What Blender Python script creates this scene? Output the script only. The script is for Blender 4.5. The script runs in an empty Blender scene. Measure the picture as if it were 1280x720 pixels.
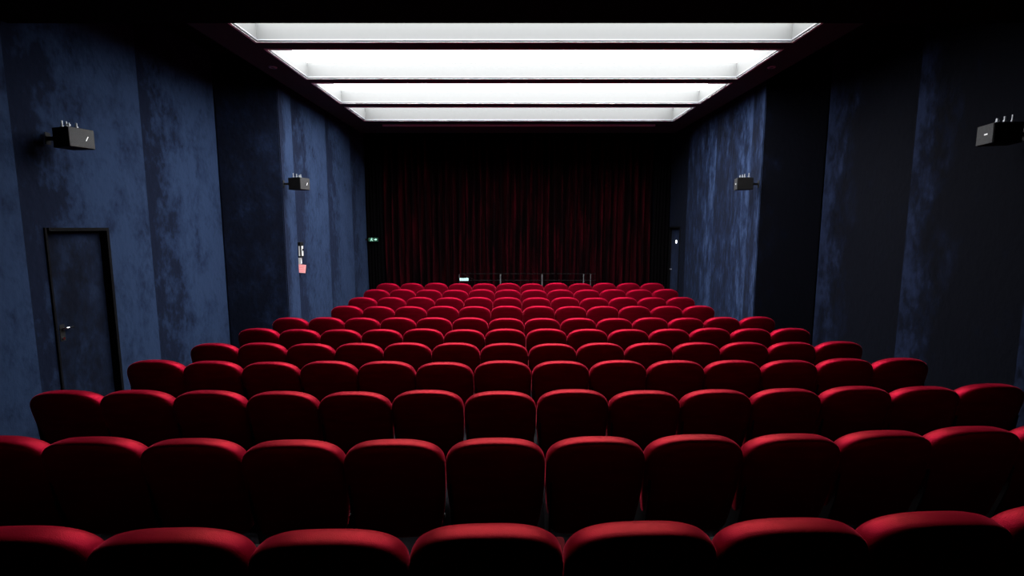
import bpy, bmesh, math, random
from mathutils import Vector, Matrix
random.seed(7)
SC = bpy.context.scene
COL = SC.collection
R = math.radians
EYE = 2.26            # camera height over the lowest floor
RAFT = EYE + 2.33     # underside of the ceiling raft
CEIL = 5.0
WO, WI = 4.88, 4.0    # half width of the hall: rear part, front part
Y_STEP0, Y_STEP1 = 8.20, 8.48
Y_END = 13.75

# ------------------------------------------------------------------ helpers
def obj(name, bm, mat, parent=None, smooth=False, recalc=True):
    if recalc:
        bmesh.ops.recalc_face_normals(bm, faces=bm.faces)
    me = bpy.data.meshes.new(name)
    bm.to_mesh(me); bm.free()
    me.materials.append(mat)
    if smooth:
        for p in me.polygons: p.use_smooth = True
    o = bpy.data.objects.new(name, me)
    COL.objects.link(o)
    if parent: o.parent = parent
    return o

def tag(o, label=None, cat=None, group=None, kind=None):
    if label: o['label'] = label
    if cat: o['category'] = cat
    if group: o['group'] = group
    if kind: o['kind'] = kind
    return o

def empty(name, loc, rz=0):
    o = bpy.data.objects.new(name, None)
    o.empty_display_size = 0.1
    COL.objects.link(o)
    o.location = loc; o.rotation_euler = (0, 0, rz)
    return o

def box(bm, a, b, bevel=0.0, mat=None):
    x0, y0, z0 = a; x1, y1, z1 = b
    r = bmesh.ops.create_cube(bm, size=1.0)
    vs = r['verts']
    for v in vs:
        v.co = Vector(((x0+x1)/2 + v.co.x*(x1-x0), (y0+y1)/2 + v.co.y*(y1-y0), (z0+z1)/2 + v.co.z*(z1-z0)))
        if mat is not None: v.co = mat @ v.co
    if bevel > 0:
        es = list({e for v in vs for e in v.link_edges})
        bmesh.ops.bevel(bm, geom=es, offset=bevel, segments=2, affect='EDGES', profile=0.5)
    return vs

def tube(bm, p, q, r, seg=12):
    p = Vector(p); q = Vector(q); d = q - p
    m = Matrix.Translation((p+q)/2) @ d.to_track_quat('Z', 'Y').to_matrix().to_4x4()
    bmesh.ops.create_cone(bm, cap_ends=True, segments=seg, radius1=r, radius2=r, depth=d.length, matrix=m)

def prism(bm, pts, z0, z1):
    lo = [bm.verts.new((x, y, z0)) for x, y in pts]
    hi = [bm.verts.new((x, y, z1)) for x, y in pts]
    n = len(pts)
    bm.faces.new(lo); bm.faces.new(hi)
    for i in range(n):
        bm.faces.new((lo[i], lo[(i+1) % n], hi[(i+1) % n], hi[i]))

def polyplate(bm, pts, axis_fn, d0, d1):
    """flat outline (u,v) extruded between depths d0 and d1; axis_fn(u,v,d)->xyz"""
    lo = [bm.verts.new(axis_fn(u, v, d0)) for u, v in pts]
    hi = [bm.verts.new(axis_fn(u, v, d1)) for u, v in pts]
    n = len(pts)
    bm.faces.new(lo); bm.faces.new(hi)
    for i in range(n):
        bm.faces.new((lo[i], lo[(i+1) % n], hi[(i+1) % n], hi[i]))

# ------------------------------------------------------------------ materials
def mat_new(name):
    m = bpy.data.materials.new(name); m.use_nodes = True
    nt = m.node_tree; b = nt.nodes['Principled BSDF']
    return m, nt, b

def plain(name, col, rough=0.6, metal=0.0, spec=0.5, noise=0.0, nscale=30, bump=0.0):
    m, nt, b = mat_new(name)
    b.inputs['Roughness'].default_value = rough
    b.inputs['Metallic'].default_value = metal
    b.inputs['Specular IOR Level'].default_value = spec
    tc = nt.nodes.new('ShaderNodeTexCoord')
    nz = nt.nodes.new('ShaderNodeTexNoise'); nz.inputs['Scale'].default_value = nscale
    nz.inputs['Detail'].default_value = 4
    nt.links.new(tc.outputs['Object'], nz.inputs['Vector'])
    mx = nt.nodes.new('ShaderNodeMixRGB')
    mx.inputs[1].default_value = tuple(c*(1-noise) for c in col) + (1,)
    mx.inputs[2].default_value = tuple(min(1, c*(1+noise)) for c in col) + (1,)
    nt.links.new(nz.outputs['Fac'], mx.inputs[0])
    nt.links.new(mx.outputs[0], b.inputs['Base Color'])
    if bump:
        bp = nt.nodes.new('ShaderNodeBump'); bp.inputs['Strength'].default_value = bump
        bp.inputs['Distance'].default_value = 0.01
        nt.links.new(nz.outputs['Fac'], bp.inputs['Height'])
        nt.links.new(bp.outputs[0], b.inputs['Normal'])
    return m

def emis(name, col, s):
    m, nt, b = mat_new(name)
    b.inputs['Base Color'].default_value = (*col, 1)
    b.inputs['Emission Color'].default_value = (*col, 1)
    b.inputs['Emission Strength'].default_value = s
    return m

def seat_velvet():
    m, nt, b = mat_new('red_velvet')
    L = nt.links
    tc = nt.nodes.new('ShaderNodeTexCoord'); oi = nt.nodes.new('ShaderNodeObjectInfo')
    add = nt.nodes.new('ShaderNodeVectorMath'); add.operation = 'ADD'
    L.new(tc.outputs['Object'], add.inputs[0]); L.new(oi.outputs['Location'], add.inputs[1])
    mp = nt.nodes.new('ShaderNodeMapping'); mp.inputs['Scale'].default_value = (3, 3, 14)
    L.new(add.outputs[0], mp.inputs[0])
    n1 = nt.nodes.new('ShaderNodeTexNoise'); n1.inputs['Scale'].default_value = 1.6; n1.inputs['Detail'].default_value = 5
    L.new(mp.outputs[0], n1.inputs['Vector'])
    cr = nt.nodes.new('ShaderNodeValToRGB')
    cr.color_ramp.elements[0].position = 0.30; cr.color_ramp.elements[0].color = (0.15, 0.0011, 0.009, 1)
    cr.color_ramp.elements[1].position = 0.70; cr.color_ramp.elements[1].color = (0.21, 0.0016, 0.014, 1)
    L.new(n1.outputs['Fac'], cr.inputs[0]); L.new(cr.outputs[0], b.inputs['Base Color'])
    n2 = nt.nodes.new('ShaderNodeTexNoise'); n2.inputs['Scale'].default_value = 260; n2.inputs['Detail'].default_value = 2
    L.new(tc.outputs['Object'], n2.inputs['Vector'])
    bp = nt.nodes.new('ShaderNodeBump'); bp.inputs['Strength'].default_value = 0.25; bp.inputs['Distance'].default_value = 0.004
    L.new(n2.outputs['Fac'], bp.inputs['Height']); L.new(bp.outputs[0], b.inputs['Normal'])
    b.inputs['Roughness'].default_value = 0.50
    b.inputs['Specular IOR Level'].default_value = 0.08
    b.inputs['Specular Tint'].default_value = (1.0, 0.15, 0.26, 1)
    b.inputs['Metallic'].default_value = 0.55
    b.inputs['Sheen Weight'].default_value = 0.55
    b.inputs['Sheen Roughness'].default_value = 0.24
    b.inputs['Sheen Tint'].default_value = (1.0, 0.06, 0.12, 1)
    return m

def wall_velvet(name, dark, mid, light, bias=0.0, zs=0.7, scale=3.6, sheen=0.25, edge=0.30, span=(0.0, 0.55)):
    """crushed velvet: darker crushed marks, with one darker edge on each cloth width"""
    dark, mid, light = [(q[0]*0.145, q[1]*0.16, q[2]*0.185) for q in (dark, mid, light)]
    m, nt, b = mat_new(name)
    L = nt.links; N = nt.nodes
    tc = N.new('ShaderNodeTexCoord'); geo = N.new('ShaderNodeNewGeometry')
    mp = N.new('ShaderNodeMapping'); mp.inputs['Scale'].default_value = (1, 1, zs)
    L.new(tc.outputs['Object'], mp.inputs[0])
    n1 = N.new('ShaderNodeTexNoise'); n1.inputs['Scale'].default_value = scale
    n1.inputs['Detail'].default_value = 9; n1.inputs['Roughness'].default_value = 0.68; n1.inputs['Distortion'].default_value = 0.15
    L.new(mp.outputs[0], n1.inputs['Vector'])
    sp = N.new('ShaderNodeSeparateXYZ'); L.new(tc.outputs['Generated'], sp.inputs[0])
    # cloth-width gradient: each width runs from darker to lighter between its edges
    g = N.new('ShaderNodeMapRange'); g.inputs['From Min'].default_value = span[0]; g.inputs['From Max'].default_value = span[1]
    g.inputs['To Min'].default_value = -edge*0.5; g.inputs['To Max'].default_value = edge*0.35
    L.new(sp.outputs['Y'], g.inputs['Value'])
    n3 = N.new('ShaderNodeTexNoise'); n3.inputs['Scale'].default_value = scale*4.5; n3.inputs['Detail'].default_value = 6
    L.new(mp.outputs[0], n3.inputs['Vector'])
    mxn = N.new('ShaderNodeMix'); mxn.data_type = 'FLOAT'; mxn.inputs[0].default_value = 0.22
    L.new(n1.outputs['Fac'], mxn.inputs[2]); L.new(n3.outputs['Fac'], mxn.inputs[3])
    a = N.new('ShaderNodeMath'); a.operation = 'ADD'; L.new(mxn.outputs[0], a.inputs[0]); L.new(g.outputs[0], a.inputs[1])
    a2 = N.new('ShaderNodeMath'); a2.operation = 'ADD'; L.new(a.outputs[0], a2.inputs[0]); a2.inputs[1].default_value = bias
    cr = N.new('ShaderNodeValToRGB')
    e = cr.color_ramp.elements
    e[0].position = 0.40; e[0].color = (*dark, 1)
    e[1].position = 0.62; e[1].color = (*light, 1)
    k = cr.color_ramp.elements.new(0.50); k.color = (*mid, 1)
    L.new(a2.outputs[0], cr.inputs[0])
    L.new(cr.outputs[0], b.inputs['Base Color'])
    n2 = N.new('ShaderNodeTexNoise'); n2.inputs['Scale'].default_value = 16; n2.inputs['Detail'].default_value = 6
    L.new(mp.outputs[0], n2.inputs['Vector'])
    bp = N.new('ShaderNodeBump'); bp.inputs['Strength'].default_value = 0.35; bp.inputs['Distance'].default_value = 0.02
    L.new(n2.outputs['Fac'], bp.inputs['Height']); L.new(bp.outputs[0], b.inputs['Normal'])
    b.inputs['Roughness'].default_value = 0.9
    b.inputs['Specular IOR Level'].default_value = 0.05
    b.inputs['Sheen Weight'].default_value = sheen*0.22
    b.inputs['Sheen Roughness'].default_value = 0.45
    b.inputs['Sheen Tint'].default_value = (0.35, 0.5, 1.0, 1)
    return m

def curtain_velvet():
    m, nt, b = mat_new('curtain_velvet')
    L = nt.links; N = nt.nodes
    tc = N.new('ShaderNodeTexCoord')
    mp = N.new('ShaderNodeMapping'); mp.inputs['Scale'].default_value = (1, 1, 0.12)
    L.new(tc.outputs['Object'], mp.inputs[0])
    n1 = N.new('ShaderNodeTexNoise'); n1.inputs['Scale'].default_value = 6; n1.inputs['Detail'].default_value = 4
    L.new(mp.outputs[0], n1.inputs['Vector'])
    cr = N.new('ShaderNodeValToRGB')  # vertical colour streaks paint fold highlights and dark hollows into the cloth
    cr.color_ramp.elements[0].position = 0.44; cr.color_ramp.elements[0].color = (0.002, 0.0001, 0.0005, 1)
    cr.color_ramp.elements[1].position = 0.70; cr.color_ramp.elements[1].color = (0.020, 0.0003, 0.0020, 1)
    L.new(n1.outputs['Fac'], cr.inputs[0]); L.new(cr.outputs[0], b.inputs['Base Color'])
    b.inputs['Roughness'].default_value = 0.9
    b.inputs['Specular IOR Level'].default_value = 0.03
    return m

M_RED = seat_velvet()
M_ARM = plain('dark_red_armrest_cloth', (0.075, 0.0008, 0.004), 0.9, spec=0.05, noise=0.2)
M_BLACKMETAL = plain('black_painted_metal', (0.003, 0.003, 0.0032), 0.7, 0.0, spec=0.2, noise=0.2)
M_STANDARD = plain('grey_steel', (0.02, 0.021, 0.023), 0.45, 0.6, noise=0.2)
M_SHELL = plain('black_plastic', (0.002, 0.002, 0.0022), 0.8, spec=0.1, noise=0.2)
M_CARPET = plain('dark_carpet', (0.010, 0.009, 0.012), 0.95, spec=0.1, noise=0.5, nscale=60, bump=0.3)
M_CEIL = plain('black_ceiling_paint', (0.004, 0.004, 0.005), 0.95, spec=0.02, noise=0.2)
M_RAFT = plain('maroon_ceiling_paint', (0.040, 0.056, 0.062), 0.9, spec=0.05, noise=0.12, nscale=5)
M_BACKING = plain('wall_backing', (0.004, 0.005, 0.009), 0.95, spec=0.02, noise=0.2)
M_WHITE = plain('white_lacquer', (0.80, 0.81, 0.80), 0.5, noise=0.02)
M_TRAY = plain('light_grey_tray', (0.098, 0.100, 0.099), 0.8, spec=0.1, noise=0.02)
M_GROOVE = plain('grey_gasket', (0.22, 0.23, 0.25), 0.6, noise=0.05)
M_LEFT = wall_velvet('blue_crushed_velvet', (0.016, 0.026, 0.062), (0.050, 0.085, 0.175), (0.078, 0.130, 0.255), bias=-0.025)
M_LEFT_DARK = wall_velvet('shaded_step_and_door_velvet', (0.010, 0.015, 0.036), (0.018, 0.030, 0.070), (0.040, 0.068, 0.150), bias=-0.06, edge=0.05)  # darker copy: shade of the turned step panel put into colour; also door leaf
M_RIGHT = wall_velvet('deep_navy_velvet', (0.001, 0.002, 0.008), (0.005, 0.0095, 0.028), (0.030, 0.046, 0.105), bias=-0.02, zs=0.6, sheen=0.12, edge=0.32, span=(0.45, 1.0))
M_RIGHT_FRONT = wall_velvet('streaked_blue_velvet', (0.010, 0.015, 0.036), (0.030, 0.052, 0.120), (0.105, 0.165, 0.330), zs=0.32, scale=5.5, sheen=0.2, edge=-0.16, bias=-0.02)
M_DOOR = wall_velvet('door_velvet', (0.008, 0.012, 0.028), (0.018, 0.030, 0.066), (0.045, 0.075, 0.150), bias=-0.03, edge=0.0)
M_FRAME = plain('black_frame_paint', (0.0015, 0.0015, 0.002), 0.8, spec=0.05, noise=0.1)
M_CHROME = plain('chrome', (0.75, 0.75, 0.75), 0.18, 1.0, noise=0.02)
M_SILVER = plain('zinc_bracket', (0.30, 0.31, 0.33), 0.4, 0.7, noise=0.1)
M_SPEAKER = plain('black_speaker_lacquer', (0.0015, 0.0015, 0.0016), 0.8, spec=0.15, noise=0.1)
M_GRILLE = plain('charcoal_grille', (0.007, 0.007, 0.008), 0.6, 0.2, noise=0.35, nscale=260, bump=0.4)
M_LOGO = plain('white_badge', (0.85, 0.85, 0.85), 0.4, noise=0.02)
M_CURTAIN = curtain_velvet()
M_DRAPE = plain('black_molton', (0.0008, 0.0006, 0.0008), 0.95, spec=0.02, noise=0.2)
M_RAIL = plain('dark_rail_paint', (0.003, 0.003, 0.003), 0.9, 0.0, spec=0.1, noise=0.1)
M_POST = plain('brushed_post', (0.10, 0.10, 0.105), 0.4, 0.4, noise=0.1)
M_PAPER = plain('white_paper', (0.42, 0.42, 0.42), 0.8, noise=0.03)
M_PINK = plain('pink_paper', (0.42, 0.18, 0.18), 0.8, noise=0.08, nscale=60)
M_INK = plain('red_ink', (0.40, 0.03, 0.04), 0.8, noise=0.05)
M_TRIM = plain('grey_slot_trim', (0.42, 0.38, 0.40), 0.6, noise=0.05)
E_DIFF = emis('lit_diffuser', (0.97, 0.985, 1.0), 15.0)
E_DIFF2 = emis('brighter_diffuser', (0.97, 0.985, 1.0), 20.0)
E_EXIT = emis('exit_green', (0.004, 0.035, 0.018), 1.0)
E_PICTO = emis('exit_pictogram', (0.40, 0.70, 0.58), 0.45)
E_DOT = emis('door_lamp', (0.95, 0.95, 1.0), 1.6)
E_TEAL = emis('pale_teal_lamp', (0.35, 0.62, 0.58), 0.8)

# ------------------------------------------------------------------ seating rows
# (Y of the back tops, floor height, yaw of the row in degrees, number of seats)
ROWS = [(1.56, 0.325, 2.1, 14), (2.51, 0.223, 1.7, 14), (3.555, 0.138, 1.0, 14), (4.50, 0.105, 0.7, 14),
        (5.43, 0.060, 0.5, 14), (6.41, 0.020, 0.45, 14), (7.34, 0.0, 0.2, 14), (8.29, 0.027, 0.15, 12),
        (9.20, 0.051, 0.15, 12), (10.165, 0.081, 0.1, 12), (11.14, 0.102, 0.1, 12)]
PITCH = 0.545

# ------------------------------------------------------------------ setting
# floor with a shallow dish of broad treads
bm = bmesh.new()
edges = [-2.0] + [r[0] - 0.42 for r in ROWS[1:]] + [Y_END + 0.15]
for i, r in enumerate(ROWS):
    box(bm, (-WO-0.2, edges[i], -0.25), (WO+0.2, edges[i+1], r[1]))
tag(obj('floor', bm, M_CARPET), kind='structure')

bm = bmesh.new(); box(bm, (-WO-0.2, -2.0, CEIL), (WO+0.2, Y_END+0.15, CEIL+0.15))
ceiling = tag(obj('ceiling', bm, M_CEIL), kind='structure')
# lowered bulkhead over the rear of the hall
bm = bmesh.new(); box(bm, (-WO, -2.0, EYE+1.90), (WO, 4.93, CEIL))
obj('bulkhead', bm, M_CEIL, ceiling)
# raft that carries the four light openings
LIGHTS = [(5.33, 6.60), (6.89, 8.16), (8.43, 9.73), (10.05, 11.27)]
LHX = 3.37; RHX = 3.89; REC = 0.235; RTOP = RAFT + 0.41
bm = bmesh.new()
ys = [4.93] + [v for l in LIGHTS for v in l] + [12.72]
for i in range(0, len(ys), 2):
    box(bm, (-LHX, ys[i], RAFT), (LHX, ys[i+1], RTOP))
box(bm, (-RHX, 4.93, RAFT), (-LHX, 12.72, RTOP)); box(bm, (LHX, 4.93, RAFT), (RHX, 12.72, RTOP))
raft = obj('ceiling_raft', bm, M_RAFT, ceiling)
bm = bmesh.new()
box(bm, (-3.10, 11.68, RAFT-0.035), (3.10, 11.74, RAFT)); box(bm, (-3.10, 11.84, RAFT-0.012), (3.10, 11.87, RAFT))
obj('screen_slot', bm, M_TRIM, raft)

LNAMES = ['nearest recessed white ceiling light panel, cut by the black bulkhead edge',
          'glowing recessed ceiling light panel, second nearest, with a thin grey line across it',
          'glowing recessed ceiling light panel, third from the camera, plain blown-out white',
          'farthest and shortest-looking recessed ceiling light panel, just before the dark curtain']
for (y0, y1), lab in zip(LIGHTS, LNAMES):
    t = tag(empty('ceiling_light', (0, (y0+y1)/2, RAFT)), lab, 'ceiling light', 'recessed ceiling lights')
    h = (y1-y0)/2; w = LHX; k = 0.012; REC = 0.235 if y0 < 10 else 0.31
    bm = bmesh.new()     # tray: four white sides and a lid
    box(bm, (-w, -h, -0.004), (-w+k, h, REC+0.03)); box(bm, (w-k, -h, -0.004), (w, h, REC+0.03))
    box(bm, (-w+k, -h, -0.004), (w-k, -h+k, REC+0.03)); box(bm, (-w+k, h-k, -0.004), (w-k, h, REC+0.03))
    box(bm, (-w, -h, REC+0.03), (w, h, REC+0.05))
    housing = obj('housing', bm, M_TRAY, t)
    bm = bmesh.new()     # flange on the raft with a shadow groove
    f = 0.035
    for a, b in (((-w-f, -h-f, -0.012), (-w, h+f, 0)), ((w, -h-f, -0.012), (w+f, h+f, 0)),
                 ((-w, -h-f, -0.012), (w, -h, 0)), ((-w, h, -0.012), (w, h+f, 0))):
        box(bm, a, b)
    obj('flange', bm, M_WHITE, t)
    bm = bmesh.new()
    g = 0.008
    for a, b in (((-w+k, -h+k, 0.004), (-w+k+g, h-k, 0.016)), ((w-k-g, -h+k, 0.004), (w-k, h-k, 0.016)),
                 ((-w+k+g, -h+k, 0.004), (w-k-g, -h+k+g, 0.016)), ((-w+k+g, h-k-g, 0.004), (w-k-g, h-k, 0.016))):
        box(bm, a, b)
    obj('gasket', bm, M_GROOVE, housing)
    bm = bmesh.new(); box(bm, (-w+k, -h+k, REC), (w-k, h-k, REC+0.028))
    obj('diffuser', bm, E_DIFF2 if 6.8 < y0 < 9 else E_DIFF, t)

# tiny recessed spots in the raft borders
for x, lab in ((-3.65, 'tiny unlit round spot in the left border of the ceiling raft'),
               (3.64, 'tiny unlit round spot in the right border of the ceiling raft')):
    t = tag(empty('ceiling_spot', (x, 7.62, RAFT)), lab, 'spotlight', 'unlit spots in the ceiling raft')
    bm = bmesh.new()
    seg = 24
    prof = [(0.030, 0.0), (0.034, -0.014), (0.055, -0.010), (0.058, 0.0)]
    rings = [[bm.verts.new((r_*math.cos(2*math.pi*s/seg), r_*math.sin(2*math.pi*s/seg), z)) for s in range(seg)] for r_, z in prof]
    for j in range(len(rings)-1):
        for s in range(seg):
            bm.faces.new((rings[j][s], rings[j][(s+1) % seg], rings[j+1][(s+1) % seg], rings[j+1][s]))
    obj('bezel', bm, M_SILVER, t, smooth=True)
    bm = bmesh.new(); bmesh.ops.create_cone(bm, cap_ends=True, segments=20, radius1=0.028, radius2=0.029, depth=0.008, matrix=Matrix.Translation((0, 0, -0.004)))
    obj('lens', bm, M_SHELL, t)

# walls: backing slab + upholstered panels
def wall_side(name, s, panels, door):
    """s=-1 left, +1 right.  panels: (y0, y1, x0, x1, material)."""
    bm = bmesh.new()
    t = 0.16
    poly = [(-2.0, WO+t), (Y_STEP0, WO+t), (Y_STEP1, WI+t), (Y_END+0.15, WI+t), (Y_END+0.15, WO+0.5), (-2.0, WO+0.5)]
    prism(bm, [(s*x, y) for y, x in poly], 0 - 0.25, CEIL)
    root = tag(obj(name, bm, M_BACKING), kind='structure')
    for (y0, y1, x0, x1, m) in panels:
        bm = bmesh.new()
        d = Vector((x1-x0, y1-y0)); n = Vector((d.y, -d.x)).normalized()   # outward normal (for s=+1)
        def slab(ya, yb, z0, z1):
            xa = x0 + (x1-x0)*(ya-y0)/(y1-y0); xb = x0 + (x1-x0)*(yb-y0)/(y1-y0)
            pts = [(xa, ya), (xb, yb), (xb+n.x*0.12, yb+n.y*0.12), (xa+n.x*0.12, ya+n.y*0.12)]
            prism(bm, [(s*px, py) for px, py in pts], z0, z1)
        if door and y0 < door[0] and y1 > door[1]:
            slab(y0, door[0], -0.1, CEIL-0.01); slab(door[1], y1, -0.1, CEIL-0.01); slab(door[0], door[1], door[2], CEIL-0.01)
        else:
            slab(y0, y1, -0.1, CEIL-0.01)
            be = [e for e in bm.edges if abs(e.verts[0].co.z - e.verts[1].co.z) > 1 and min(abs(e.verts[0].co.x - s*x0), abs(e.verts[0].co.x - s*x1)) < 1e-4]
            if be: bmesh.ops.bevel(bm, geom=be, offset=0.012, segments=3, affect='EDGES')
        obj('fabric_panel', bm, m, root)
    return root

def x_tilt(x, a=0.0, b=0.035): return x + b, x + a     # rear edge sits deeper than front edge

L1, L2 = x_tilt(WO, 0.0, 0.045); I1, I2 = x_tilt(WI, 0.0, 0.035)
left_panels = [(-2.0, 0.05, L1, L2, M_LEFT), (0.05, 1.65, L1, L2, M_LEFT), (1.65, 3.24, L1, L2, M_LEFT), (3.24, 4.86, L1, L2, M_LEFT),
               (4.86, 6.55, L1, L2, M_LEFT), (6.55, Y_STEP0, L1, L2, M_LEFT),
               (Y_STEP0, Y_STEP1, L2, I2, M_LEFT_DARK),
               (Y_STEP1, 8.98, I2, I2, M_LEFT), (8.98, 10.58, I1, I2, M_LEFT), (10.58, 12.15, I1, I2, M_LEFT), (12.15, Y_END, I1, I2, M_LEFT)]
DOOR_L = (5.10, 5.90, EYE + 0.0)
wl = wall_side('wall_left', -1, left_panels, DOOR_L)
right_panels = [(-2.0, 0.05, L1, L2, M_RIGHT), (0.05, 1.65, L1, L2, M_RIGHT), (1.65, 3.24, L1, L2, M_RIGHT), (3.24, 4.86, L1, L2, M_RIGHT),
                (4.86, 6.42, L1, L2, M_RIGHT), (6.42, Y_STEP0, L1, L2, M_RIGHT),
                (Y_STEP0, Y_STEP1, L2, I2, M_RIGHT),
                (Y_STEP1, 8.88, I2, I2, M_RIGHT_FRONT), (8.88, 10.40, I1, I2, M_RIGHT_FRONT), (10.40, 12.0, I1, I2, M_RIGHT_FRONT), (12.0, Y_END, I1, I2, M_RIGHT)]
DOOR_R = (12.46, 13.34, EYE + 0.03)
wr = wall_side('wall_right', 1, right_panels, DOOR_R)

bm = bmesh.new(); box(bm, (-WO-0.2, Y_END+0.02, -0.25), (WO+0.2, Y_END+0.15, CEIL))
tag(obj('wall_front', bm, M_BACKING), kind='structure')
bm = bmesh.new(); box(bm, (-WO-0.2, -2.15, -0.25), (WO+0.2, -2.0, CEIL+0.15))
tag(obj('wall_back', bm, M_BACKING), kind='structure')

def door(name, s, X, y0, y1, ztop, zfloor, mleaf):
    """door set back in its opening; X = wall face at the door"""
    bm = bmesh.new()
    fo, dp = 0.035, 0.115
    def b3(xa, xb, ya, yb, za, zb):
        box(bm, (min(s*xa, s*xb), ya, za), (max(s*xa, s*xb), yb, zb))
    b3(X-0.006, X+dp, y0, y0+fo*0.6, zfloor, ztop); b3(X-0.014, X+dp, y1-fo, y1, zfloor, ztop); b3(X-0.014, X+dp, y0+fo, y1-fo, ztop-fo, ztop)
    fr = tag(obj(name, bm, M_FRAME), kind='structure')
    bm = bmesh.new()
    box(bm, (min(s*(X+dp-0.045), s*(X+dp)), y0+fo+0.004, zfloor+0.01), (max(s*(X+dp-0.045), s*(X+dp)), y1-fo-0.004, ztop-fo-0.004), bevel=0.004)
    leaf = obj('door_leaf', bm, mleaf, fr)
    return fr, leaf, X+dp-0.045

# face positions follow the tilted panels
def xface(y, y0, y1, a, b): return a + (b-a)*(y-y0)/(y1-y0)
XL = xface(5.5, 4.86, 6.55, L1, L2); XR = xface(12.9, 12.0, Y_END, I1, I2)
d1, leaf1, xf = door('door_1', -1, XL, *DOOR_L, 0.046, M_DOOR)
bm = bmesh.new()
yk = DOOR_L[0] + 0.15
tube(bm, (-xf, yk, 1.19), (-xf+0.035, yk, 1.19), 0.010); tube(bm, (-xf+0.035, yk-0.008, 1.19), (-xf+0.035, yk+0.10, 1.185), 0.009)
obj('handle', bm, M_CHROME, leaf1, smooth=True)
bm = bmesh.new(); tube(bm, (-xf, yk, 1.19), (-xf+0.006, yk, 1.19), 0.026, 20)
obj('rosette', bm, M_BLACKMETAL, leaf1)
bm = bmesh.new(); tube(bm, (-xf, yk, 1.08), (-xf+0.014, yk, 1.08), 0.016, 16)
obj('lock_cylinder', bm, M_CHROME, leaf1)
bm = bmesh.new(); box(bm, (-xf, yk-0.03, 1.05), (-xf+0.004, yk+0.03, 1.23), 0.0015)
obj('lock_plate', bm, M_BLACKMETAL, leaf1)
d2, leaf2, xf = door('door_2', 1, XR, *DOOR_R, 0.102, M_LEFT_DARK)
bm = bmesh.new(); tube(bm, (xf-0.012, 12.90, 1.90), (xf, 12.90, 1.90), 0.045, 20)
obj('round_lamp', bm, E_DOT, leaf2)
bm = bmesh.new(); tube(bm, (xf-0.05, 13.2, 1.17), (xf, 13.2, 1.17), 0.012); tube(bm, (xf-0.05, 13.2, 1.17), (xf-0.05, 13.08, 1.17), 0.012)
obj('handle', bm, M_SILVER, leaf2)

# ------------------------------------------------------------------ curtain
def pleats(x0, x1, z0, z1, depth, nfold, seed):
    rnd = random.Random(seed)
    bm = bmesh.new()
    xs = []; x = x0
    n = nfold*14
    ph = 0; rows_ = []
    zs = [z0 + (z1-z0)*k/10 for k in range(11)]
    wob = [rnd.uniform(0.75, 1.3) for _ in range(nfold+2)]
    amp = [rnd.uniform(0.55, 1.15) for _ in range(nfold+2)]
    for z in zs:
        row = []
        for i in range(n+1):
            u = i/n*nfold; k = int(u); f = u-k
            a = amp[k]*(1-f) + amp[k+1]*f
            y = -depth*a*(0.5-0.5*math.cos(2*math.pi*f))**0.75
            sway = 0.012*math.sin(z*1.3 + wob[k]*9)
            row.append(bm.verts.new((x0+(x1-x0)*(i/n) + sway, y, z)))
        rows_.append(row)
    for j in range(10):
        for i in range(n):
            bm.faces.new((rows_[j][i], rows_[j][i+1], rows_[j+1][i+1], rows_[j+1][i]))
    return bm
t = tag(empty('stage_curtain', (0, 13.60, 0.102)), 'wide dark red pleated velvet curtain closing the front of the hall', 'curtain')
c = obj('curtain_cloth', pleats(-3.62, 3.62, 0.04, 4.72, 0.24, 40, 3), M_CURTAIN, t, smooth=True, recalc=False)
s = c.modifiers.new('thickness', 'SOLIDIFY'); s.thickness = 0.008
bm = bmesh.new(); box(bm, (-3.99, -0.02, 4.72), (3.99, 0.05, 4.80)); obj('curtain_track', bm, M_BLACKMETAL, t)
for sx, lab in ((-1, 'narrow black masking drape at the left end of the red curtain'), (1, 'narrow black masking drape at the right end of the red curtain')):
    t = tag(empty('side_drape', (sx*3.78, 13.28, 0.102)), lab, 'drape', 'black drapes beside the curtain')
    c = obj('drape_cloth', pleats(-0.21, 0.21, 0.03, 4.60, 0.06, 5, 9+sx), M_DRAPE, t, smooth=True, recalc=False)
    s = c.modifiers.new('thickness', 'SOLIDIFY'); s.thickness = 0.006
    bm = bmesh.new(); tube(bm, (-0.21, -0.02, 4.62), (0.21, -0.02, 4.62), 0.015); obj('rod', bm, M_BLACKMETAL, t)

# ------------------------------------------------------------------ guard rail in front of the curtain
GZ = 0.102
t = tag(empty('guard_rail', (0, 12.85, GZ)), 'low dark guard rail with thin pale posts in front of the red curtain', 'railing')
zt = 1.075 - GZ; zm = 0.905 - GZ
bm = bmesh.new(); tube(bm, (-1.50, 0, zt), (2.02, 0, zt), 0.008); obj('top_rail', bm, M_RAIL, t, smooth=False)
bm = bmesh.new(); tube(bm, (-1.50, 0, zm), (2.02, 0, zm), 0.010); obj('mid_rail', bm, M_RAIL, t)
for x, r_ in ((-1.52, 0.008), (-0.455, 0.016), (0.625, 0.018), (1.70, 0.015), (1.88, 0.010)):
    bm = bmesh.new(); tube(bm, (x, 0.0, 0.02), (x, 0.0, zt-0.01), r_); tube(bm, (x, 0, 0), (x, 0, 0.02), 0.05, 16)
    obj('post', bm, M_POST, t)
bm = bmesh.new(); tube(bm, (-1.42, -0.02, zt), (-1.10, -0.02, zm), 0.007); obj('diagonal_brace', bm, M_RAIL, t)
t = tag(empty('lit_box', (-1.39, 12.775, 0.935)), 'small pale teal glowing box at the left end of the guard rail', 'lamp')
bm = bmesh.new(); box(bm, (-0.125, 0.0, -0.045), (0.125, 0.045, 0.045), 0.006); obj('case', bm, M_SHELL, t)
bm = bmesh.new()
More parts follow.
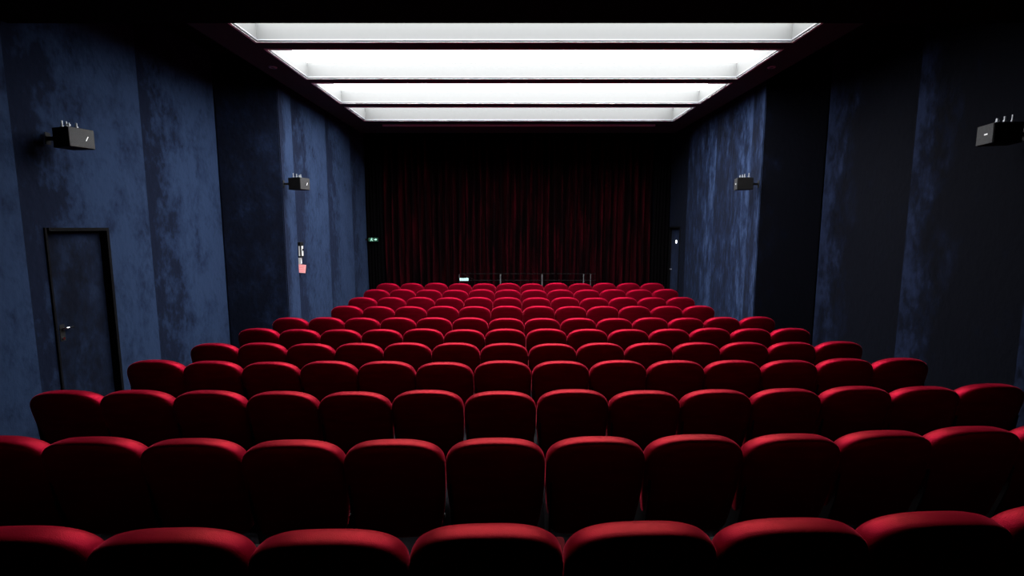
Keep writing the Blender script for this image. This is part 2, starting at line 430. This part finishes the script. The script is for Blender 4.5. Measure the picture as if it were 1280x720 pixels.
for k in range(5): box(bm, (-0.112+k*0.046, -0.006, -0.036), (-0.072+k*0.046, 0.0, 0.036), 0.004)
obj('lamp_window', bm, E_TEAL, t)

# exit sign next to the left wall
t = tag(empty('exit_sign', (-3.79, 13.12, 1.95)), 'small green running-man exit sign where the left wall meets the curtain', 'sign')
bm = bmesh.new(); box(bm, (-0.13, 0, -0.055), (0.13, 0.04, 0.055), 0.005); box(bm, (-0.21, 0.01, -0.02), (-0.13, 0.03, 0.02)); obj('case', bm, M_SHELL, t)
bm = bmesh.new(); box(bm, (-0.122, -0.004, -0.047), (0.122, 0, 0.047)); obj('green_face', bm, E_EXIT, t)
fn = lambda u, v, d: (u, d, v)
bm = bmesh.new()
man = [(-0.085, -0.040), (-0.070, -0.040), (-0.052, -0.012), (-0.040, -0.022), (-0.020, -0.040), (-0.008, -0.034), (-0.028, -0.012),
       (-0.034, 0.008), (-0.012, 0.004), (-0.010, 0.012), (-0.038, 0.024), (-0.062, 0.020), (-0.078, 0.000), (-0.070, -0.004), (-0.056, 0.010), (-0.062, -0.008)]
polyplate(bm, man, fn, -0.008, -0.004)
polyplate(bm, [(-0.036+0.012*math.cos(a*0.628), 0.034+0.010*math.sin(a*0.628)) for a in range(10)], fn, -0.008, -0.004)
obj('running_man', bm, E_PICTO, t)
bm = bmesh.new()
polyplate(bm, [(0.020, -0.012), (0.060, -0.012), (0.060, -0.034), (0.100, 0.0), (0.060, 0.034), (0.060, 0.012), (0.020, 0.012)], fn, -0.008, -0.004)
obj('arrow', bm, E_PICTO, t)

# switch box and notices on the left wall
XP = 3.845 + 0.155
xw = -(xface(9.1, 8.98, 10.58, I1, I2))
t = tag(empty('switch_box', (xw, 9.10, 1.86)), 'tall black switch box with a white plate on the left wall under the far speaker', 'switch box')
bm = bmesh.new(); box(bm, (0.0, -0.07, -0.14), (0.055, 0.07, 0.14), 0.006); obj('case', bm, M_SHELL, t)
bm = bmesh.new(); box(bm, (0.055, -0.035, -0.11), (0.060, 0.035, 0.07), 0.002); box(bm, (0.020, -0.0745, -0.11), (0.042, -0.070, 0.07)); obj('white_plate', bm, M_PAPER, t)
bm = bmesh.new(); box(bm, (0.062, -0.02, -0.02), (0.072, 0.02, 0.02), 0.003); obj('switch', bm, M_SHELL, t)
t = obj('card', (lambda b: (box(b, (0, -0.07, -0.055), (0.012, 0.07, 0.055)), box(b, (0.0, -0.075, -0.055), (0.05, -0.07, 0.055)), b)[-1])(bmesh.new()), M_PAPER)
t.location = (xw, 9.10, 1.66); tag(t, 'small white card pinned right below the black switch box', 'card')
t = tag(empty('notice', (xw, 9.05, 1.52)), 'tilted pink paper notice with red lines, lowest item below the switch box', 'notice')
bm = bmesh.new()
mt = Matrix.Rotation(R(-8), 4, 'X')
box(bm, (0.010, -0.075, -0.075), (0.016, 0.075, 0.075), mat=Matrix.Rotation(R(-38), 4, 'Z') @ mt)
for v in bm.verts: v.co.x += 0.045
obj('paper', bm, M_PINK, t)
bm = bmesh.new()
for k in range(4): box(bm, (0.0161, -0.06, 0.045-k*0.032), (0.0175, 0.06-0.02*(k % 2), 0.052-k*0.032), mat=Matrix.Rotation(R(-38), 4, 'Z') @ mt)
for v in bm.verts: v.co.x += 0.045
obj('red_lines', bm, M_INK, t)

# ------------------------------------------------------------------ speakers
def speaker(s, xwall, y, z, yaw, label, logo):
    t = tag(empty('wall_speaker', (s*xwall, y, z)), label, 'speaker', 'surround speakers on the side walls')
    # local +X points into the hall for s=-1; mirrored for s=+1
    def T(v): return Vector((-s*v[0], v[1], v[2]))
    rot = Matrix.Translation((0.27, 0, 0)) @ Matrix.Rotation(R(yaw), 4, 'Z')
    def boxl(bm, a, b, bev=0, taper=0, loc=True):
        vs0 = set(bm.verts)
        x0, y0, z0 = a; x1, y1, z1 = b
        box(bm, a, b, bev)
        for v in bm.verts:
            if v in vs0: continue
            if taper:
                k = (v.co.x - x0)/(x1-x0)
                v.co.y *= 1 - taper*(1-k); 
            w = (rot @ v.co) if loc else v.co.copy()
            v.co = T(w)
    bm = bmesh.new(); boxl(bm, (-0.15, -0.125, -0.098), (0.10, 0.125, 0.098), 0.006, 0.25); obj('cabinet', bm, M_SPEAKER, t)
    bm = bmesh.new(); boxl(bm, (0.101, -0.120, -0.093), (0.108, 0.120, 0.093), 0.003); g = obj('grille', bm, M_GRILLE, t)
    bm = bmesh.new()
    if logo == 'slash':
        pts = [(0.032, -0.022), (0.040, -0.022), (0.062, 0.022), (0.054, 0.022)]
    else:
        pts = [(-0.045, -0.006), (0.0, -0.006), (0.0, 0.006), (-0.045, 0.006)]
    polyplate(bm, pts, lambda u, v, d: T(rot @ Vector((d, u, v))), 0.108, 0.111); obj('badge', bm, M_LOGO, g)
    bm = bmesh.new()                                     # wall plate, arm and yoke
    boxl(bm, (0.0, -0.03, -0.06), (0.008, 0.03, 0.06), 0.002, loc=False)
    boxl(bm, (0.008, -0.018, -0.018), (0.13, 0.018, 0.018), 0.002, loc=False)
    obj('bracket', bm, M_BLACKMETAL, t)
    bm = bmesh.new(); boxl(bm, (-0.09, -0.05, 0.099), (0.05, 0.05, 0.106)); obj('top_plate', bm, M_BLACKMETAL, t)
    for (bx, by, hh) in ((-0.085, -0.04, 0.075), (-0.02, -0.045, 0.062), (-0.0, 0.035, 0.060), (0.055, -0.075, 0.040)):
        bm = bmesh.new()
        p = T(rot @ Vector((bx, by, 0.099))); q = T(rot @ Vector((bx, by, 0.099+hh)))
        tube(bm, p, q, 0.008, 10); tube(bm, p + Vector((0, 0, 0.012)), p + Vector((0, 0, 0.026)), 0.015, 6)
        obj('bolt', bm, M_SILVER, t)
speaker(-1, WO+0.004, 5.22, 3.16, -14, 'black wall speaker with a white slash badge above the left door', 'slash')
speaker(1, WO+0.004, 5.04, 3.17, 14, 'black wall speaker with a white bar badge near the right edge', 'bar')
speaker(-1, WI, 8.54, 2.99, -14, 'small-looking far black speaker on the bright narrow left wall strip', 'slash')
speaker(1, WI, 8.55, 2.99, 14, 'small-looking far black speaker on the streaked blue right wall', 'bar')

# ------------------------------------------------------------------ cinema seats
def back_outline(n=72):
    W, H = 0.2708, 0.62
    pts = []
    def add(x, z): pts.append((x, z))
    add(0, -H)
    for k in range(5): add(0.17*k/5 + 0.01, -H)
    for k in range(7):
        a = -math.pi/2 + k/6*math.pi/2
        add(0.19 + 0.05*math.cos(a), -H+0.06 + 0.06*math.sin(a))
    for k in range(1, 9):
        f = k/9; add(0.24 + (W-0.24)*(1-(1-f)**2.4), -H+0.06 + (H-0.06-0.177)*f)
    for k in range(0, 22):                         # one squarish arch over the whole width
        a = k/22*math.pi/2
        e = 2/2.55
        add(W*math.cos(a)**e, -0.172 + 0.172*math.sin(a)**e)
    add(0, 0)
    right = pts
    left = [(-x, z) for x, z in reversed(right[1:-1])]
    return right + left

def backrest_bm():
    out = back_outline(); bm = bmesh.new()
    prof = [(0.22, 0.008), (0.13, 0.006), (0.05, 0.006), (0.020, 0.008), (0.008, 0.014), (0.002, 0.024), (0.0, 0.040), (0.0, 0.066), (0.004, 0.088), (0.014, 0.106), (0.030, 0.119), (0.055, 0.128), (0.12, 0.138), (0.2, 0.142)]
    rings = []
    for d, y in prof:
        sx = 1 - d/0.268; ring = []
        for x, z in out:
            zz = -0.30 + (z+0.30)*(1 - d/0.31)
            xx = x*sx
            yy = y*1.15 + 0.055*(abs(xx)/0.268)**2.2 * 0.6                 # wings come forward
            yy += -0.25*(zz) - 0.07                                   # reclined
            
            ring.append(bm.verts.new((xx, yy, 0.92+zz)))
        rings.append(ring)
    n = len(out)
    for j in range(len(rings)-1):
        for i in range(n):
            bm.faces.new((rings[j][i], rings[j][(i+1) % n], rings[j+1][(i+1) % n], rings[j+1][i]))
    for ring in (rings[0], rings[-1]):
        c = Vector((0, 0, 0))
        for v in ring: c += v.co
        cv = bm.verts.new(c/n)
        for i in range(n): bm.faces.new((ring[i], ring[(i+1) % n], cv))
    return bm

def pillow(bm, cx, cy, cz, w, d, h, rot, n=2.6, seg=28):
    """soft super-ellipsoid cushion"""
    rows_ = []
    e = 2/n
    def sg(v, p): return math.copysign(abs(v)**p, v)
    lat = 12
    for j in range(1, lat):
        th = -math.pi/2 + math.pi*j/lat
        row = []
        for i in range(seg):
            ph = 2*math.pi*i/seg
            x = w/2*sg(math.cos(th), e*0.9)*sg(math.cos(ph), e*0.7); y = d/2*sg(math.cos(th), e*0.9)*sg(math.sin(ph), e*0.7); z = h/2*sg(math.sin(th), e)
            row.append(bm.verts.new(Vector((cx, cy, cz)) + rot @ Vector((x, y, z))))
        rows_.append(row)
    b = bm.verts.new(Vector((cx, cy, cz)) + rot @ Vector((0, 0, -h/2))); tp = bm.verts.new(Vector((cx, cy, cz)) + rot @ Vector((0, 0, h/2)))
    for j in range(len(rows_)-1):
        for i in range(seg):
            bm.faces.new((rows_[j][i], rows_[j][(i+1) % seg], rows_[j+1][(i+1) % seg], rows_[j+1][i]))
    for i in range(seg):
        bm.faces.new((rows_[0][i], rows_[0][(i+1) % seg], b)); bm.faces.new((rows_[-1][i], rows_[-1][(i+1) % seg], tp))

def armrest_bm(x):
    x -= math.copysign(0.028, x)
    bm = bmesh.new()
    box(bm, (x-0.026, 0.10, 0.57), (x+0.026, 0.42, 0.62), 0.014)
    return bm
def standard_bm(x):
    x -= math.copysign(0.028, x)
    bm = bmesh.new()
    # steel side frame: upright plate under the arm + foot
    pts = [(0.10, 0.03), (0.36, 0.03), (0.30, 0.12), (0.34, 0.42), (0.40, 0.57), (0.10, 0.57), (0.06, 0.66), (0.03, 0.66), (0.05, 0.50), (0.14, 0.20)]
    polyplate(bm, pts, lambda u, v, d: (d, u, v), x-0.005, x+0.005)
    return bm
def foot_bm(x):
    x -= math.copysign(0.028, x)
    bm = bmesh.new(); box(bm, (x-0.026, 0.05, 0.0), (x+0.026, 0.42, 0.03), 0.005)
    return bm

def make_seat():
    root = empty('cinema_seat', (0, 0, 0))
    parts = []
    parts.append(obj('backrest', backrest_bm(), M_RED, root, smooth=True))
    bm = bmesh.new()
    pillow(bm, 0, 0.265, 0.455, 0.42, 0.36, 0.10, Matrix.Rotation(R(80), 3, 'X'), n=3.2)
    sc_ = obj('seat_cushion', bm, M_RED, root, smooth=True)
    bm = bmesh.new()      # unseen black pan under the tipped-up seat, added to cut bounced red light
    pillow(bm, 0, 0.305, 0.455, 0.434, 0.38, 0.07, Matrix.Rotation(R(80), 3, 'X'), n=4.5)
    obj('bounce_blocker_pan', bm, M_SHELL, sc_, smooth=True)
    parts.append(obj('armrest', armrest_bm(-PITCH/2), M_ARM, root))
    sf = obj('side_frame', standard_bm(-PITCH/2), M_STANDARD, root)
    obj('foot', foot_bm(-PITCH/2), M_BLACKMETAL, sf)
    bm = bmesh.new(); tube(bm, (-PITCH/2+0.03, 0.27, 0.33), (PITCH/2-0.03, 0.27, 0.33), 0.014, 10)
    parts.append(obj('hinge_bar', bm, M_BLACKMETAL, root))
    return root
proto = make_seat()
end_arm = armrest_bm(PITCH/2); end_std = standard_bm(PITCH/2)
me_arm = bpy.data.meshes.new('armrest'); bmesh.ops.recalc_face_normals(end_arm, faces=end_arm.faces); end_arm.to_mesh(me_arm); end_arm.free(); me_arm.materials.append(M_ARM)
me_std = bpy.data.meshes.new('side_frame'); bmesh.ops.recalc_face_normals(end_std, faces=end_std.faces); end_std.to_mesh(me_std); end_std.free(); me_std.materials.append(M_STANDARD)

ROWN = ['nearest row', 'second row from the camera', 'third row from the camera', 'fourth row from the camera', 'fifth row from the camera',
        'sixth row from the camera', 'seventh row, counted from the camera', 'fourth row back from the curtain', 'third row back from the curtain',
        'second row back from the curtain', 'farthest row by the curtain']
ORD = ['leftmost', 'second from left', 'third from left', 'fourth from left', 'fifth from left', 'sixth from left', 'seventh from left',
       'eighth from left', 'ninth from left', 'tenth from left', 'eleventh from left', 'twelfth from left', 'thirteenth from left', 'fourteenth from left']
def place(n, i):
    if i == n-1: return 'rightmost'
    if i < n/2: return ORD[i]
    return {1: 'second from right', 2: 'third from right', 3: 'fourth from right', 4: 'fifth from right', 5: 'sixth from right', 6: 'seventh from right'}[n-1-i]
VIS = {0: (3, 10), 1: (1, 11)}          # seats of the two near rows that fall inside the picture
first = True
GROUP = 'red velvet seats in rows facing the curtain'
for ri, (ry, rz, yaw, n) in enumerate(ROWS):
    for i in range(n):
        x = (i - (n-1)/2)*PITCH
        if first: o = proto; first = False; kids = list(proto.children)
        else:
            o = proto.copy(); COL.objects.link(o)
            for ch in kids:
                c = ch.copy(); COL.objects.link(c); c.parent = o
                for g in ch.children:
                    d = g.copy(); COL.objects.link(d); d.parent = c
        if i == n-1:
            for nm, me in (('armrest', me_arm), ('side_frame', me_std)):
                c = bpy.data.objects.new(nm, me); COL.objects.link(c); c.parent = o
        a = R(yaw)
        sag = [0.016, 0.014, 0.007, 0.005][ri]*x*x if ri < 4 else 0.004*x*x
        o.location = (x*math.cos(a) + 0.03, ry + 0.02 + x*math.sin(a) + sag, rz)
        o.rotation_euler = (0, 0, a)
        # worn seats stand a little differently
        b = [c for c in o.children if c.name.startswith('backrest')][0]
        b.rotation_euler = (R(random.uniform(-0.7, 0.7)), 0, R(random.uniform(-0.6, 0.6)))
        b.location = (random.uniform(-0.0012, 0.0012), 0, random.uniform(-0.008, 0.006) * (0.5 if ri < 2 else 1))
        if ri in VIS:
            lo, hi = VIS[ri]
            if lo <= i <= hi:
                m = hi-lo+1; k = i-lo
                pos = place(m, k)
                lab = 'red cinema seat, %s in view in the %s' % (pos, ROWN[ri])
            else:
                lab = 'red seat in the %s, beyond the %s edge of the picture' % (ROWN[ri], 'left' if i < lo else 'right')
        else:
            lab = 'red velvet cinema seat, %s in the %s' % (place(n, i), ROWN[ri])
        tag(o, lab, 'cinema seat', GROUP)

# ------------------------------------------------------------------ camera, world, view
cam = bpy.data.cameras.new('camera'); co = bpy.data.objects.new('camera', cam); COL.objects.link(co)
co.location = (-0.155, 0, EYE); co.rotation_euler = (R(90-6.9), 0, 0)
cam.sensor_width = 36; cam.lens = 623/1280*36; cam.clip_start = 0.02
SC.camera = co
w = bpy.data.worlds.new('world'); SC.world = w; w.use_nodes = True
w.node_tree.nodes['Background'].inputs[0].default_value = (0, 0, 0, 1)
vs = SC.view_settings
vs.view_transform = 'Standard'; vs.look = 'None'; vs.gamma = 1; vs.use_curve_mapping = False; vs.exposure = 0.0
SC.cycles.use_denoising = True
SC.cycles.max_bounces = 6
